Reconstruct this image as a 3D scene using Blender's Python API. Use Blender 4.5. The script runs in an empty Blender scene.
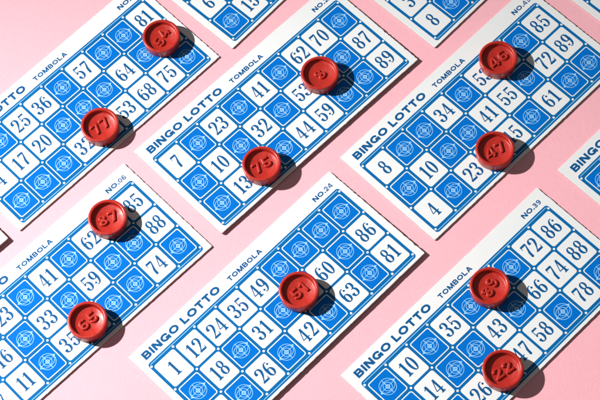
import bpy, math, random
import numpy as np
from mathutils import Matrix, Vector

# ------------------------------------------------------------------ camera, light, exposure
U = 0.015                                   # one printed square is 15 mm wide
scene = bpy.context.scene
F_PX, DIST, TILT, ROLL = 1947.68, 67.8145, math.radians(25.8728), math.radians(-8.2939)
st, ct = math.sin(TILT), math.cos(TILT)
_X, _Y, _Z = Vector((1, 0, 0)), Vector((0, ct, st)), Vector((0, -st, ct))
RIGHT = _X * math.cos(ROLL) + _Y * math.sin(ROLL)
UPV = -_X * math.sin(ROLL) + _Y * math.cos(ROLL)
cam_d = bpy.data.cameras.new("camera")
cam_d.sensor_width = 36.0
cam_d.lens = F_PX / 600.0 * 36.0
cam_d.clip_start, cam_d.clip_end = 0.05, 20.0
cam = bpy.data.objects.new("camera", cam_d)
scene.collection.objects.link(cam)
M = Matrix((RIGHT, UPV, _Z)).transposed().to_4x4()
M.translation = _Z * DIST * U
cam.matrix_world = M
scene.camera = cam

world = bpy.data.worlds.new("World")
scene.world = world
world.use_nodes = True
bg = world.node_tree.nodes["Background"]
bg.inputs[0].default_value = (1.0, 0.965, 0.94, 1)
bg.inputs[1].default_value = 0.145

key_d = bpy.data.lights.new("studio_lamp", 'SPOT')
key_d.energy = 105.0
key_d.color = (1.0, 0.985, 0.96)
key_d.shadow_soft_size = 0.011
key_d.spot_size = math.radians(70)
key_d.spot_blend = 1.0
key = bpy.data.objects.new("studio_lamp", key_d)
scene.collection.objects.link(key)
key.location = (-0.78, 0.235, 0.66)
aim = Vector((0.05, -0.30, 0.0))
key.rotation_euler = (aim - Vector(key.location)).to_track_quat('-Z', 'Y').to_euler()

scene.view_settings.view_transform = 'Standard'
scene.view_settings.look = 'None'
scene.view_settings.exposure = 0.0
scene.view_settings.gamma = 1.0

# ------------------------------------------------------------------ materials
def mat(name, col, rough, bump=0.0, bscale=1500.0, vary=0.0, vscale=60.0, spec=0.5, coat=0.0):
    m = bpy.data.materials.new(name)
    m.use_nodes = True
    nt = m.node_tree
    b = nt.nodes["Principled BSDF"]
    b.inputs["Base Color"].default_value = (*col, 1)
    b.inputs["Roughness"].default_value = rough
    b.inputs["Specular IOR Level"].default_value = spec
    b.inputs["Coat Weight"].default_value = coat
    b.inputs["Coat Roughness"].default_value = 0.15
    tc = nt.nodes.new("ShaderNodeTexCoord")
    if vary:
        n = nt.nodes.new("ShaderNodeTexNoise")
        n.inputs["Scale"].default_value = vscale
        n.inputs["Detail"].default_value = 6
        n.inputs["Roughness"].default_value = 0.7
        r = nt.nodes.new("ShaderNodeValToRGB")
        r.color_ramp.elements[0].position = 0.3
        r.color_ramp.elements[1].position = 0.7
        r.color_ramp.elements[0].color = (*[c * (1 - vary) for c in col], 1)
        r.color_ramp.elements[1].color = (*[min(1, c * (1 + vary)) for c in col], 1)
        nt.links.new(tc.outputs["Object"], n.inputs["Vector"])
        nt.links.new(n.outputs["Fac"], r.inputs["Fac"])
        nt.links.new(r.outputs["Color"], b.inputs["Base Color"])
    if bump:
        n2 = nt.nodes.new("ShaderNodeTexNoise")
        n2.inputs["Scale"].default_value = bscale
        n2.inputs["Detail"].default_value = 4
        bp = nt.nodes.new("ShaderNodeBump")
        bp.inputs["Strength"].default_value = bump
        bp.inputs["Distance"].default_value = 0.0002
        nt.links.new(tc.outputs["Object"], n2.inputs["Vector"])
        nt.links.new(n2.outputs["Fac"], bp.inputs["Height"])
        nt.links.new(bp.outputs["Normal"], b.inputs["Normal"])
    return m

PINK = mat("pink_paper", (0.80, 0.40, 0.455), 0.75, 0.35, 900, 0.035, 500, 0.25)
WHITE = mat("white_card_stock", (0.70, 0.715, 0.72), 0.5, 0.10, 1200, 0.012, 120, 0.35)
CORE = mat("grey_card_core", (0.42, 0.37, 0.33), 0.85, 0.3, 1500, 0.1, 400, 0.2)
BLUE = mat("blue_print", (0.0, 0.132, 0.50), 0.55, 0.10, 1200, 0.05, 160, 0.05)
LINE = mat("blue_line_print", (0.002, 0.115, 0.33), 0.55, 0.10, 1200, 0.05, 160, 0.06)
TEXT = mat("dark_blue_print", (0.004, 0.084, 0.24), 0.5, 0.10, 1200, 0.06, 300, 0.12)
PALE = mat("pale_line_print", (0.27, 0.53, 0.78), 0.45, 0.0, 1200, 0.02, 200, 0.4)
RED = mat("red_plastic", (0.385, 0.019, 0.012), 0.38, 0.45, 380, 0.12, 150, 0.5)

def wear(m, scale, lo, hi):
    """handled plastic: the gloss varies from patch to patch"""
    nt = m.node_tree
    n = nt.nodes.new("ShaderNodeTexNoise")
    n.inputs["Scale"].default_value = scale
    n.inputs["Detail"].default_value = 8
    n.inputs["Roughness"].default_value = 0.75
    g = nt.nodes.new("ShaderNodeMapRange")
    g.inputs["From Min"].default_value, g.inputs["From Max"].default_value = 0.35, 0.65
    g.inputs["To Min"].default_value, g.inputs["To Max"].default_value = lo, hi
    t = nt.nodes.new("ShaderNodeTexCoord")
    nt.links.new(t.outputs["Object"], n.inputs["Vector"])
    nt.links.new(n.outputs["Fac"], g.inputs["Value"])
    nt.links.new(g.outputs["Result"], nt.nodes["Principled BSDF"].inputs["Roughness"])
wear(RED, 220, 0.22, 0.48)

# ------------------------------------------------------------------ mesh helpers
def link(name, me, parent=None, mats=()):
    o = bpy.data.objects.new(name, me)
    scene.collection.objects.link(o)
    if me is not None and not me.materials:
        for m in mats:
            me.materials.append(m)
    if parent is not None:
        o.parent = parent
    return o

def mesh(name, verts, faces, idx=None, smooth=False):
    me = bpy.data.meshes.new(name)
    me.from_pydata([tuple(c * U for c in v) for v in verts], [], faces)
    if idx is not None:
        me.polygons.foreach_set("material_index", idx)
    if smooth:
        me.polygons.foreach_set("use_smooth", [True] * len(me.polygons))
    me.update()
    return me

def rrect(x0, y0, x1, y1, r, n=6):
    pts = []
    for cx, cy, a in ((x1 - r, y1 - r, 0), (x0 + r, y1 - r, 90), (x0 + r, y0 + r, 180), (x1 - r, y0 + r, 270)):
        for k in range(n + 1):
            t = math.radians(a + 90 * k / n)
            pts.append((cx + r * math.cos(t), cy + r * math.sin(t)))
    return pts

# ---- strokes are turned into a distance field and the field into a clean flat outline
def arc(cx, cy, rx, ry, a0, a1, thick, thin=None, p=1.3, n=26):
    out = []
    for k in range(n + 1):
        a = math.radians(a0 + (a1 - a0) * k / n)
        w = thick if thin is None else thin + (thick - thin) * abs(math.cos(a)) ** p
        out.append((cx + rx * math.cos(a), cy + ry * math.sin(a), w))
    return ('p', out)

def pl(*pts): return ('p', list(pts))
def bar(x0, y0, x1, y1, w): return ('b', (x0, y0, x1, y1, w))
def dot(x, y, r): return ('p', [(x, y, 2 * r), (x, y + 1e-4, 2 * r)])
def tri(*pts): return ('t', pts)

def field(strokes, X, Y):
    d = np.full(X.shape, 9.0)
    for kind, s in strokes:
        if kind == 'p':
            for (x0, y0, w0), (x1, y1, w1) in zip(s[:-1], s[1:]):
                dx, dy = x1 - x0, y1 - y0
                t = np.clip(((X - x0) * dx + (Y - y0) * dy) / (dx * dx + dy * dy + 1e-12), 0, 1)
                d = np.minimum(d, np.hypot(X - x0 - t * dx, Y - y0 - t * dy) - 0.5 * (w0 + (w1 - w0) * t))
        elif kind == 'b':
            x0, y0, x1, y1, w = s
            L = math.hypot(x1 - x0, y1 - y0)
            ux, uy = (x1 - x0) / L, (y1 - y0) / L
            a = (X - (x0 + x1) / 2) * ux + (Y - (y0 + y1) / 2) * uy
            b = -(X - (x0 + x1) / 2) * uy + (Y - (y0 + y1) / 2) * ux
            d = np.minimum(d, np.maximum(np.abs(a) - L / 2, np.abs(b) - w / 2))
        else:
            e = np.full(X.shape, -9.0)
            n = len(s)
            for k in range(n):
                (x0, y0), (x1, y1) = s[k], s[(k + 1) % n]
                L = math.hypot(x1 - x0, y1 - y0)
                e = np.maximum(e, ((X - x0) * (y1 - y0) - (Y - y0) * (x1 - x0)) / L)
            d = np.minimum(d, e)
    return d

def outline(strokes, x0, y0, x1, y1, step, clip=None):
    nx, ny = int((x1 - x0) / step) + 2, int((y1 - y0) / step) + 2
    xs, ys = x0 + np.arange(nx) * step, y0 + np.arange(ny) * step
    X, Y = np.meshgrid(xs, ys)
    d = field(strokes, X, Y)
    if clip:
        d = np.maximum(d, np.maximum(clip[0] - Y, Y - clip[1]))
    V, Fc, cache = [], [], {}
    def vert(key, x, y):
        if key not in cache:
            cache[key] = len(V)
            V.append((x, y))
        return cache[key]
    ins = d < 0
    for j in range(ny - 1):
        run = None
        for i in range(nx):
            full = i < nx - 1 and ins[j, i] and ins[j, i + 1] and ins[j + 1, i] and ins[j + 1, i + 1]
            if full:
                if run is None: run = i
                continue
            if run is not None:
                Fc.append([vert(('c', run, j), xs[run], ys[j]), vert(('c', i, j), xs[i], ys[j]),
                           vert(('c', i, j + 1), xs[i], ys[j + 1]), vert(('c', run, j + 1), xs[run], ys[j + 1])])
                run = None
            if i == nx - 1: break
            cs = [(i, j), (i + 1, j), (i + 1, j + 1), (i, j + 1)]
            sg = [ins[b, a] for a, b in cs]
            if not any(sg): continue
            poly = []
            for k in range(4):
                (a, b), (c, e) = cs[k], cs[(k + 1) % 4]
                if sg[k]: poly.append(vert(('c', a, b), xs[a], ys[b]))
                if sg[k] != sg[(k + 1) % 4]:
                    t = d[b, a] / (d[b, a] - d[e, c])
                    key = ('e', min((a, b), (c, e)), max((a, b), (c, e)))
                    poly.append(vert(key, xs[a] + t * (xs[c] - xs[a]), ys[b] + t * (ys[e] - ys[b])))
            poly = list(dict.fromkeys(poly))
            if len(poly) >= 3: Fc.append(poly)
    return V, Fc

# ------------------------------------------------------------------ lettering (height 1)
T, t_ = 0.155, 0.055
SERIF = {                                     # tall condensed numerals with thick and thin strokes
 '0': (.50, [arc(.25, .5, .17, .47, 0, 360, T, t_)]),
 '1': (.40, [bar(.22, .02, .22, .99, T), pl((.22, .96, .07), (.13, .86, .06), (.04, .81, .045)), bar(.04, .025, .40, .025, .05), tri((.145, .0), (.295, .0), (.295, .10), (.145, .10)), tri((.06, .04), (.38, .04), (.27, .14), (.17, .14))]),
 '2': (.50, [dot(.105, .74, .07), arc(.24, .75, .175, .225, 180, -25, T, t_), pl((.395, .655, .15), (.34, .50, .13), (.22, .30, .075), (.05, .055, .055)), pl((.06, .075, .11), (.24, .085, .15), (.42, .075, .13)), pl((.44, .08, .07), (.475, .26, .035))]),
 '3': (.50, [dot(.105, .78, .065), arc(.23, .755, .16, .22, 165, -85, T, t_), pl((.17, .53, .045), (.26, .53, .05)), arc(.22, .28, .19, .255, 85, -165, T, t_), dot(.095, .22, .07)]),
 '4': (.52, [bar(.335, .02, .335, .99, .135), pl((.32, .97, .06), (.035, .31, .05)), bar(.01, .285, .51, .285, .06), bar(.19, .025, .49, .025, .05), tri((.21, .04), (.47, .04), (.40, .13), (.27, .13))]),
 '5': (.50, [bar(.09, .93, .42, .93, .12), pl((.42, .97, .04), (.44, .86, .03)), bar(.105, .52, .105, .98, .05), arc(.24, .32, .18, .29, 135, -160, T, t_), dot(.105, .235, .07)]),
 '6': (.50, [arc(.255, .29, .165, .262, 0, 360, T, t_), arc(.30, .5, .22, .47, 75, 205, T, t_), dot(.40, .80, .07)]),
 '7': (.48, [bar(.05, .925, .44, .925, .14), pl((.06, .95, .05), (.045, .72, .03)), pl((.43, .92, .06), (.33, .62, .10), (.235, .36, .145), (.21, .07, .16))]),
 '8': (.50, [arc(.25, .755, .145, .22, 0, 360, .13, t_), arc(.25, .28, .17, .255, 0, 360, T, t_)]),
}
_six = SERIF['6']
SERIF['9'] = (.50, [(k, [(.50 - x, 1 - y, w) for x, y, w in s]) for k, s in _six[1]])

def sans(w):
    h = w / 2
    O = lambda wd: [arc(wd / 2, .5, wd / 2 - h, .5 - h, 0, 360, w, w * .82, 1, 40)]
    def bowl(x0, y0, y1, wd):
        r = (y1 - y0) / 2
        return [bar(x0, y0, wd - h - r, y0, w * .85), bar(x0, y1, wd - h - r, y1, w * .85),
                arc(wd - h - r, (y0 + y1) / 2, r, r, -90, 90, w, w * .85)]
    g = {
     'B': (1.0, [bar(h, 0, h, 1, w)] + bowl(h, .5 + .0, 1 - h * .85, .95) + bowl(h, h * .85, .5, 1.0)),
     'I': (w, [bar(h, 0, h, 1, w)]),
     'N': (1.08, [bar(h, 0, h, 1, w), bar(1.08 - h, 0, 1.08 - h, 1, w), bar(h * .8, 1.05, 1.08 - h * .8, -.05, w * 1.05)]),
     'G': (1.2, [arc(.6, .5, .6 - h, .5 - h, 42, 325, w, w * .85, 1, 40), bar(.62, .40, 1.2, .40, w * .8), bar(1.2 - h * .85, 0.0, 1.2 - h * .85, .47, w * .85)]),
     'O': (1.24, O(1.24)),
     'L': (.86, [bar(h, 0, h, 1, w), bar(0, h * .9, .86, h * .9, w * .9)]),
     'T': (.98, [bar(.49, 0, .49, 1, w), bar(0, 1 - h * .9, .98, 1 - h * .9, w * .9)]),
     'M': (1.25, [bar(h, 0, h, 1, w), bar(1.25 - h, 0, 1.25 - h, 1, w), bar(h, 1.06, .64, -.04, w), bar(1.25 - h, 1.06, .61, -.04, w)]),
     'A': (1.14, [bar(h * .8, -.06, .60, 1.06, w), bar(1.14 - h * .8, -.06, .54, 1.06, w), bar(.25, .27, .89, .27, w * .8)]),
     '.': (w, [bar(h, 0, h, w, w)]),
     '0': (.72, O(.72)),
     '1': (.45, [bar(.45 - h, 0, .45 - h, 1, w), bar(.45 - h, .93, .02, .72, w * .85)]),
     '2': (.74, [arc(.37, 1 - .33, .37 - h, .33 - h, 170, -30, w), pl((.37 + (.37 - h) * .86, .67 - (.33 - h) * .5, w), (.10, h, w)), bar(0, h, .74, h, w)]),
     '3': (.72, [arc(.34, .735, .34 - h, .265 - h, 160, -90, w), pl((.24, .53, w * .9), (.36, .53, w * .9)), arc(.35, .285, .36 - h, .285 - h, 90, -160, w)]),
     '4': (.80, [bar(.58, 0, .58, 1, w), bar(.57, 1.04, .03, .30, w * .9), bar(0, .27, .80, .27, w * .9)]),
     '5': (.72, [bar(.12, 1 - h, .68, 1 - h, w), bar(.15, .45, .19, 1, w), arc(.35, .32, .37 - h, .32 - h, 130, -155, w)]),
     '6': (.74, [arc(.37, .31, .37 - h, .31 - h, 0, 360, w), arc(.42, .5, .42 - h, .5 - h, 60, 200, w)]),
     '7': (.70, [bar(0, 1 - h, .70, 1 - h, w), bar(.62, .95, .25, -.05, w)]),
     '8': (.72, [arc(.36, .74, .32 - h, .26 - h, 0, 360, w), arc(.36, .28, .36 - h, .28 - h, 0, 360, w)]),
    }
    g['9'] = (.74, [(k, [(.74 - x, 1 - y, q) for x, y, q in s]) for k, s in g['6'][1]])
    return g

def layout(font, text, gap, space=0.5):
    x, out = 0.0, []
    for ch in text:
        if ch == ' ':
            x += space
            continue
        w, s = font[ch]
        out.append((x, s, w))
        x += w + gap
    return out, x - gap

_glyphs = {}
def text_mesh(key, font, text, gap, hgt, wid, x, y, z, step, anchor='left', space=0.5):
    """flat lettering whose box is wid x hgt (wid None keeps the proportions)"""
    lay, tot = layout(font, text, gap, space)
    sx = hgt if wid is None else wid / tot
    ox = x if anchor == 'left' else x - tot * sx / 2
    V, Fc = [], []
    for (gx, s, w) in lay:
        k = (key, id(s))
        if k not in _glyphs:
            _glyphs[k] = (outline(s, -.12, -.04, w + .12, 1.04, step, (0, 1)), s)
        gv, gf = _glyphs[k][0]
        b = len(V)
        V += [(ox + (gx + px) * sx, y + py * hgt, z) for px, py in gv]
        Fc += [[b + q for q in f] for f in gf]
    return mesh("lettering", V, Fc)

BOLD, MEDIUM, PLAIN = sans(.29), sans(.27), sans(.225)
MEDIUM.update({k: v for k, v in sans(.19).items() if k.isdigit()})

# ------------------------------------------------------------------ setting: pink paper surface
S = 40
sv = [(-S, -S, 0), (S, -S, 0), (S, S, 0), (-S, S, 0)]
CARD_H = 0.07                                 # card thickness; the printed faces lie at z = 0
ground = link("ground", mesh("ground", [(x, y, -CARD_H) for x, y, z in sv], [[0, 1, 2, 3]]), None, [PINK])
ground["kind"] = "structure"

# ------------------------------------------------------------------ shared printed parts
CW, CH = 1.0, 1.17359                          # printed square
X0, X1, Y0, Y1 = -0.31, 9.33, -3.79, 0.82      # card outline round the grid's top left dot
EPS = 0.0016
IN = 0.047
def grid_mesh():
    V, Fc, mi = [], [], []
    def add(pts, z, m):
        b = len(V)
        V.extend((x, y, z) for x, y in pts)
        Fc.append(list(range(b, b + len(pts))))
        mi.append(m)
    gb = -3 * CH
    add(rrect(-.062, gb - .15, 9.062, .15, .11), EPS, 0)
    for y in (.078, gb - .078):
        add([(.03, y - .012), (8.97, y - .012), (8.97, y + .012), (.03, y + .012)], 2 * EPS, 1)
    for i in range(10):
        for j in range(4):
            add([(i + .043 * math.cos(k * math.pi / 8), -j * CH + .043 * math.sin(k * math.pi / 8)) for k in range(16)], 3 * EPS, 2)
    return mesh("printed_grid", V, Fc, mi)
GRID = grid_mesh()
for m in (LINE, PALE, WHITE): GRID.materials.append(m)

def sheet(name, x0, y0, x1, y1, r, z, m):
    p = rrect(x0, y0, x1, y1, r)
    me = mesh(name, [(x, y, z) for x, y in p], [list(range(len(p)))])
    me.materials.append(m)
    return me
CELL = sheet("number_square", -.5 + IN, -CH / 2 + IN, .5 - IN, CH / 2 - IN, .085, 2 * EPS, WHITE)
XO = sheet("emblem_square", -.5 + .058, -CH / 2 + .058, .5 - .058, CH / 2 - .058, .085, 2 * EPS, WHITE)
XI = sheet("blue_field", -.5 + .094, -CH / 2 + .094, .5 - .094, CH / 2 - .094, .06, 3 * EPS, BLUE)
LW = .0195
_em = [arc(0, 0, .315, .315, 0, 360, LW, n=60), arc(0, 0, .30, .205, 0, 360, LW, n=50),
       arc(0, 0, .165, .165, 0, 360, LW, n=40), pl((-.30, 0, LW), (.30, 0, LW)), pl((0, -.315, LW * 1.25), (0, .315, LW * 1.25)),
       arc(0, 0, .066, .066, 0, 360, .034, n=30),
       tri((.395, .035), (.275, .115), (.285, -.035)), tri((-.395, -.035), (-.275, -.115), (-.285, .035))]
_v, _f = outline(_em, -.43, -.34, .43, .34, .0065)
EMBLEM = mesh("emblem", [(x * .93, y * .93, 4 * EPS) for x, y in _v], _f)
EMBLEM.materials.append(PALE)
TITLE = text_mesh('bold', BOLD, "BINGO LOTTO", .15, .295, 3.52, .04, .295, EPS, .03)
SUB = text_mesh('med', MEDIUM, "TOMBOLA", .16, .185, 1.56, 3.99, .31, EPS, .035)
for m in (TITLE, SUB): m.materials.append(TEXT)

def board_mesh(rnd):
    """card cut with slightly ragged edges and softly worn corners"""
    pts = []
    cs = rrect(X0, Y0, X1, Y1, .035, 3)
    n = len(cs)
    for k in range(n):
        a, b = cs[k], cs[(k + 1) % n]
        L = math.hypot(b[0] - a[0], b[1] - a[1])
        m = max(1, int(L / .085))
        for q in range(m):
            f = q / m
            j = rnd.gauss(0, .0022) + (rnd.random() < .10) * rnd.uniform(-.012, .010) if m > 1 else 0
            if m > 1 and a[0] > X1 - .05 and b[0] > X1 - .05 and q % 2:
                j -= rnd.choice((0, .004, .010, .015))          # torn perforation along the right end
            nx, ny = (b[1] - a[1]) / L, -(b[0] - a[0]) / L
            pts.append((a[0] + f * (b[0] - a[0]) + nx * j, a[1] + f * (b[1] - a[1]) + ny * j))
    n = len(pts)
    cx, cy = (X0 + X1) / 2, (Y0 + Y1) / 2
    def ins(p, d): return (p[0] + (d if p[0] < cx else -d) * (abs(abs(p[0] - cx) - (X1 - X0) / 2) < .05),
                           p[1] + (d if p[1] < cy else -d) * (abs(abs(p[1] - cy) - (Y1 - Y0) / 2) < .05))
    V = [(*ins(p, .008), 0) for p in pts] + [(*p, -.008) for p in pts] + [(*p, -CARD_H) for p in pts]
    Fc, mi = [list(range(n)), list(range(3 * n - 1, 2 * n - 1, -1))], [0, 1]
    for k in range(n):
        q = (k + 1) % n
        Fc.append([n + k, n + q, q, k]); mi.append(0)
        Fc.append([2 * n + k, 2 * n + q, n + q, n + k]); mi.append(1)
    me = mesh("card_board", V, Fc, mi)
    me.materials.append(WHITE); me.materials.append(CORE)
    return me

_num = {}
def number_mesh(n):
    if n not in _num:
        _num[n] = text_mesh('serif', SERIF, str(n), .09, .575, None, 0, -.2875, 3 * EPS, .02, 'mid')
        _num[n].materials.append(TEXT)
    return _num[n]

CARDS = []
def make_card(x, y, ang, rows, serial, label, lift=(0, 0), seed=1):
    card = bpy.data.objects.new("bingo_card", None)
    scene.collection.objects.link(card)
    card["label"], card["category"], card["group"] = label, "bingo card", "blue and white bingo cards"
    a, b = lift                                        # height gained per unit along x and along -y
    zc = 4.5 * a + 1.7 * b
    Rz = Matrix.Rotation(ang, 4, 'Z')
    tl = Matrix.Rotation(-math.atan(a), 4, 'Y') @ Matrix.Rotation(-math.atan(b), 4, 'X')
    base = -(min(a * X0, a * X1) + min(-b * Y1, -b * Y0))
    mw = Rz @ tl
    mw.translation = Vector((x, y - (zc + base) * math.tan(TILT), base)) * U
    card.matrix_world = mw
    card.empty_display_size = .01
    rnd = random.Random(seed)
    link("card_board", board_mesh(rnd), card)
    link("printed_grid", GRID, card)
    link("title", TITLE, card)
    link("subtitle", SUB, card)
    if serial:
        me = text_mesh('med', MEDIUM, serial, .15, .185, .88, 8.13, .31, EPS, .035)
        me.materials.append(TEXT)
        link("serial_number", me, card)
    for j, row in enumerate(rows):
        for i, n in enumerate(row.split()):
            c = Vector((i + .5, -(j + .5) * CH, 0)) * U
            if n == 'x':
                s = link("emblem_square", XO, card); s.location = c
                link("blue_field", XI, s)
                link("emblem", EMBLEM, s)
            else:
                s = link("number_square", CELL, card); s.location = c
                link("number", number_mesh(int(n)), s)
    CARDS.append((card, mw))
    return card

R = math.radians
make_card(-11.861, 3.605, R(36.95), ["9 x 25 36 x 57 x x 81", "4 17 20 x x x 64 x 87", "x x x 32 43 53 68 75 x"], "NO.17",
          "bingo card at the top left, with tokens beside its printed 81 and 53", seed=1)
make_card(-4.845, 2.386, R(36.33), ["7 x 23 x 41 x 62 70 x", "x 10 x 32 x 53 68 x 87", "x 13 27 x 44 59 x x 89"], "NO.29",
          "bingo card whose first square is 7, with a token numbered 8 and one numbered 75", (.0005, .0140), seed=2)
make_card(2.346, .951, R(37.10), ["8 x x 34 x 53 65 x 85", "x 10 x x 41 55 x 72 89", "4 x 23 37 45 x 61 x x"], "NO.43",
          "bingo card marked NO.43 with squares 8 and 4 at its left end", seed=3)
make_card(-12.980, -3.772, R(36.52), ["x x 23 x 41 x 62 73 85", "9 16 x 33 x 59 x x 88", "7 11 x 35 46 x x 74 x"], "NO.06",
          "bingo card marked NO.06 with tokens 87 and 65", seed=4)
make_card(-5.748, -5.353, R(37.44), ["1 12 24 35 49 x x x x", "x 18 x 31 x 51 60 x 86", "7 x 26 x 42 x 63 x 81"], "NO.24",
          "bingo card marked NO.24 carrying the single token 51", (.0005, .0150), seed=5)
make_card(1.236, -7.112, R(37.05), ["x 10 x 35 x 59 x 72 86", "x 14 x x 43 x 66 74 88", "5 x 26 32 47 58 x 78 x"], "NO.39",
          "bingo card marked NO.39 with tokens 89 and 22", seed=6)
make_card(-3.794, 9.562, R(39.46), ["x 12 x 38 x 54 x 71 83", "6 x 21 x 47 x 66 x 90", "x 15 x 33 x 50 69 x 84"], None,
          "bingo card cut by the top edge, its squares 6 and 15 showing", seed=7)
make_card(3.481, 8.415, R(38.47), ["x 11 28 x 40 x x 76 82", "3 x x 31 x 56 60 x 88", "8 x 22 x 44 x 67 70 x"], None,
          "bingo card cut by the top edge, its squares 3 and 8 showing", seed=8)

def back(px, py, z=0.0):
    d = RIGHT * ((px - 300) / F_PX) + UPV * (-(py - 200) / F_PX) - _Z
    C = _Z * DIST
    return C + d * ((z - C.z) / d.z)
def pinned(px, py, lx, ly, ang):
    w = back(px, py)
    return w.x - lx * math.cos(ang) + ly * math.sin(ang), w.y - lx * math.sin(ang) - ly * math.cos(ang), ang
make_card(*pinned(587.4, 1.75, 0, -CH, R(38.2)), ["x 14 x 30 x 52 61 x 80", "2 x 29 x 45 x 64 73 x", "x 19 x 36 x 57 x 79 85"], None,
          "bingo card of which a white corner shows at the top right", seed=9)
make_card(*pinned(581.4, 178.6, 0, 0, R(37.3)), ["x 13 x 37 x 55 x 70 82", "6 x 25 x 48 x 63 x 90", "9 x 20 x x 51 69 77 x"], None,
          "bingo card cut by the right edge, showing only BINGO and its rounded corner", seed=10)
make_card(*pinned(8.8, 238.6, 9.33, -3.79, R(36.8)), ["3 x 27 x 42 x 68 x 84", "x 18 x 34 x 56 x 71 89", "x 10 21 x 49 x 65 78 x"], None,
          "bingo card with only a white corner in view at the left edge", (.010, .004), seed=11)

# ------------------------------------------------------------------ red tokens
TR, TH, DEPTH = 0.69, 0.455, 0.155
def token_body():
    prof = [(0, 0), (.60, 0), (.628, .006), (.648, .022), (.655, .05), (TR - .012, TH - .075), (TR - .004, TH - .045), (TR - .010, TH - .020), (TR - .026, TH - .005), (TR - .045, TH),
            (.603, TH), (.585, TH - .006), (.573, TH - .020), (.568, TH - .04), (.556, TH - DEPTH + .035), (.548, TH - DEPTH + .012), (.530, TH - DEPTH), (0, TH - DEPTH)]
    N = 96
    V, Fc = [(0, 0, 0)], []
    rings = prof[1:-1]
    for r, z in rings:
        V += [(r * math.cos(2 * math.pi * k / N), r * math.sin(2 * math.pi * k / N), z) for k in range(N)]
    V.append((0, 0, TH - DEPTH))
    last = len(V) - 1
    for k in range(N):
        q = (k + 1) % N
        Fc.append([0, 1 + q, 1 + k])
        for a in range(len(rings) - 1):
            b = 1 + a * N
            Fc.append([b + k, b + q, b + N + q, b + N + k])
        b = 1 + (len(rings) - 1) * N
        Fc.append([b + k, b + q, last])
    me = mesh("token_body", V, Fc, None, True)
    me.materials.append(RED)
    return me
BODY = token_body()

def raised_number(text, hgt):
    lay, tot = layout(PLAIN, text, .20)
    step, m = .022, .09
    nx, ny = int((tot + 2 * m) / step) + 2, int((1 + 2 * m) / step) + 2
    X, Y = np.meshgrid(-m + np.arange(nx) * step, -m + np.arange(ny) * step)
    d = np.full(X.shape, 9.0)
    for gx, s, w in lay:
        d = np.minimum(d, np.maximum(field(s, X - gx, Y), np.maximum(-Y, Y - 1)))
    h = np.clip((.035 - d) / .07, 0, 1)
    h = h * h * (3 - 2 * h)
    V = [((X[j, i] - tot / 2) * hgt, (Y[j, i] - .5) * hgt, TH - DEPTH - .002 + .064 * h[j, i]) for j in range(ny) for i in range(nx)]
    Fc = []
    for j in range(ny - 1):
        for i in range(nx - 1):
            if h[j:j + 2, i:i + 2].max() > 0:
                Fc.append([j * nx + i, j * nx + i + 1, (j + 1) * nx + i + 1, (j + 1) * nx + i])
    used = sorted({v for f in Fc for v in f})
    mp = {v: k for k, v in enumerate(used)}
    me = mesh("raised_number", [V[v] for v in used], [[mp[v] for v in f] for f in Fc], None, True)
    me.materials.append(RED)
    return me

def token(text, left, right, top, img_ang, on, label, hgt=.42):
    card, mw = CARDS[on]
    cx, cy = (left + right) / 2, top + 17.8
    p = back(cx, cy, TH)
    n = (mw.to_3x3() @ Vector((0, 0, 1)))
    o = mw.translation / U
    z = o.z - (n.x * (p.x - o.x) + n.y * (p.y - o.y)) / n.z
    p = back(cx, cy, TH + z)
    z = o.z - (n.x * (p.x - o.x) + n.y * (p.y - o.y)) / n.z
    t = bpy.data.objects.new("number_token", None)
    scene.collection.objects.link(t)
    t["label"], t["category"], t["group"] = label, "bingo token", "red plastic number tokens"
    a = math.radians(img_ang)
    wa = math.atan2(math.sin(a) / ct, math.cos(a)) + ROLL
    q = Vector((0, 0, 1)).rotation_difference(n).to_matrix().to_4x4() @ Matrix.Rotation(wa, 4, 'Z')
    q.translation = Vector((p.x, p.y, z + .004)) * U
    t.matrix_world = q
    t.empty_display_size = .01
    link("token_body", BODY, t)
    link("raised_number", raised_number(text, hgt), t)

token("54", 142.75, 179.4, 17.75, 68, 0, "red plastic token numbered 54 beside the printed 81")
token("77", 80.6, 118.75, 106.5, 39, 0, "red plastic token numbered 77 between the printed 32 and 53")
token("8", 301.25, 338.4, 54.75, 62, 1, "red plastic token with the single digit 8 below the printed 62", .44)
token("75", 241.9, 281.25, 145.6, 32, 1, "red plastic token numbered 75 beside the printed 13")
token("46", 479.4, 516.9, 39.4, 38, 2, "red plastic token numbered 46 on the card marked NO.43")
token("47", 475.6, 514.4, 130.6, 29, 2, "red plastic token numbered 47 between the printed 23 and 45")
token("87", 87.75, 126.9, 199.1, 25, 3, "red plastic token numbered 87 between the printed 62 and 85")
token("65", 66.9, 107.5, 301.9, 41, 3, "red plastic token numbered 65 beside the printed 35 near the card's lower edge")
token("51", 279, 318.75, 272, 42, 4, "red plastic token numbered 51, alone on the card marked NO.24")
token("89", 469.75, 509.75, 267.75, 63, 5, "red plastic token numbered 89 above the printed 43")
token("22", 482.75, 523, 351, 33, 5, "red plastic token numbered 22 beside the printed 47")
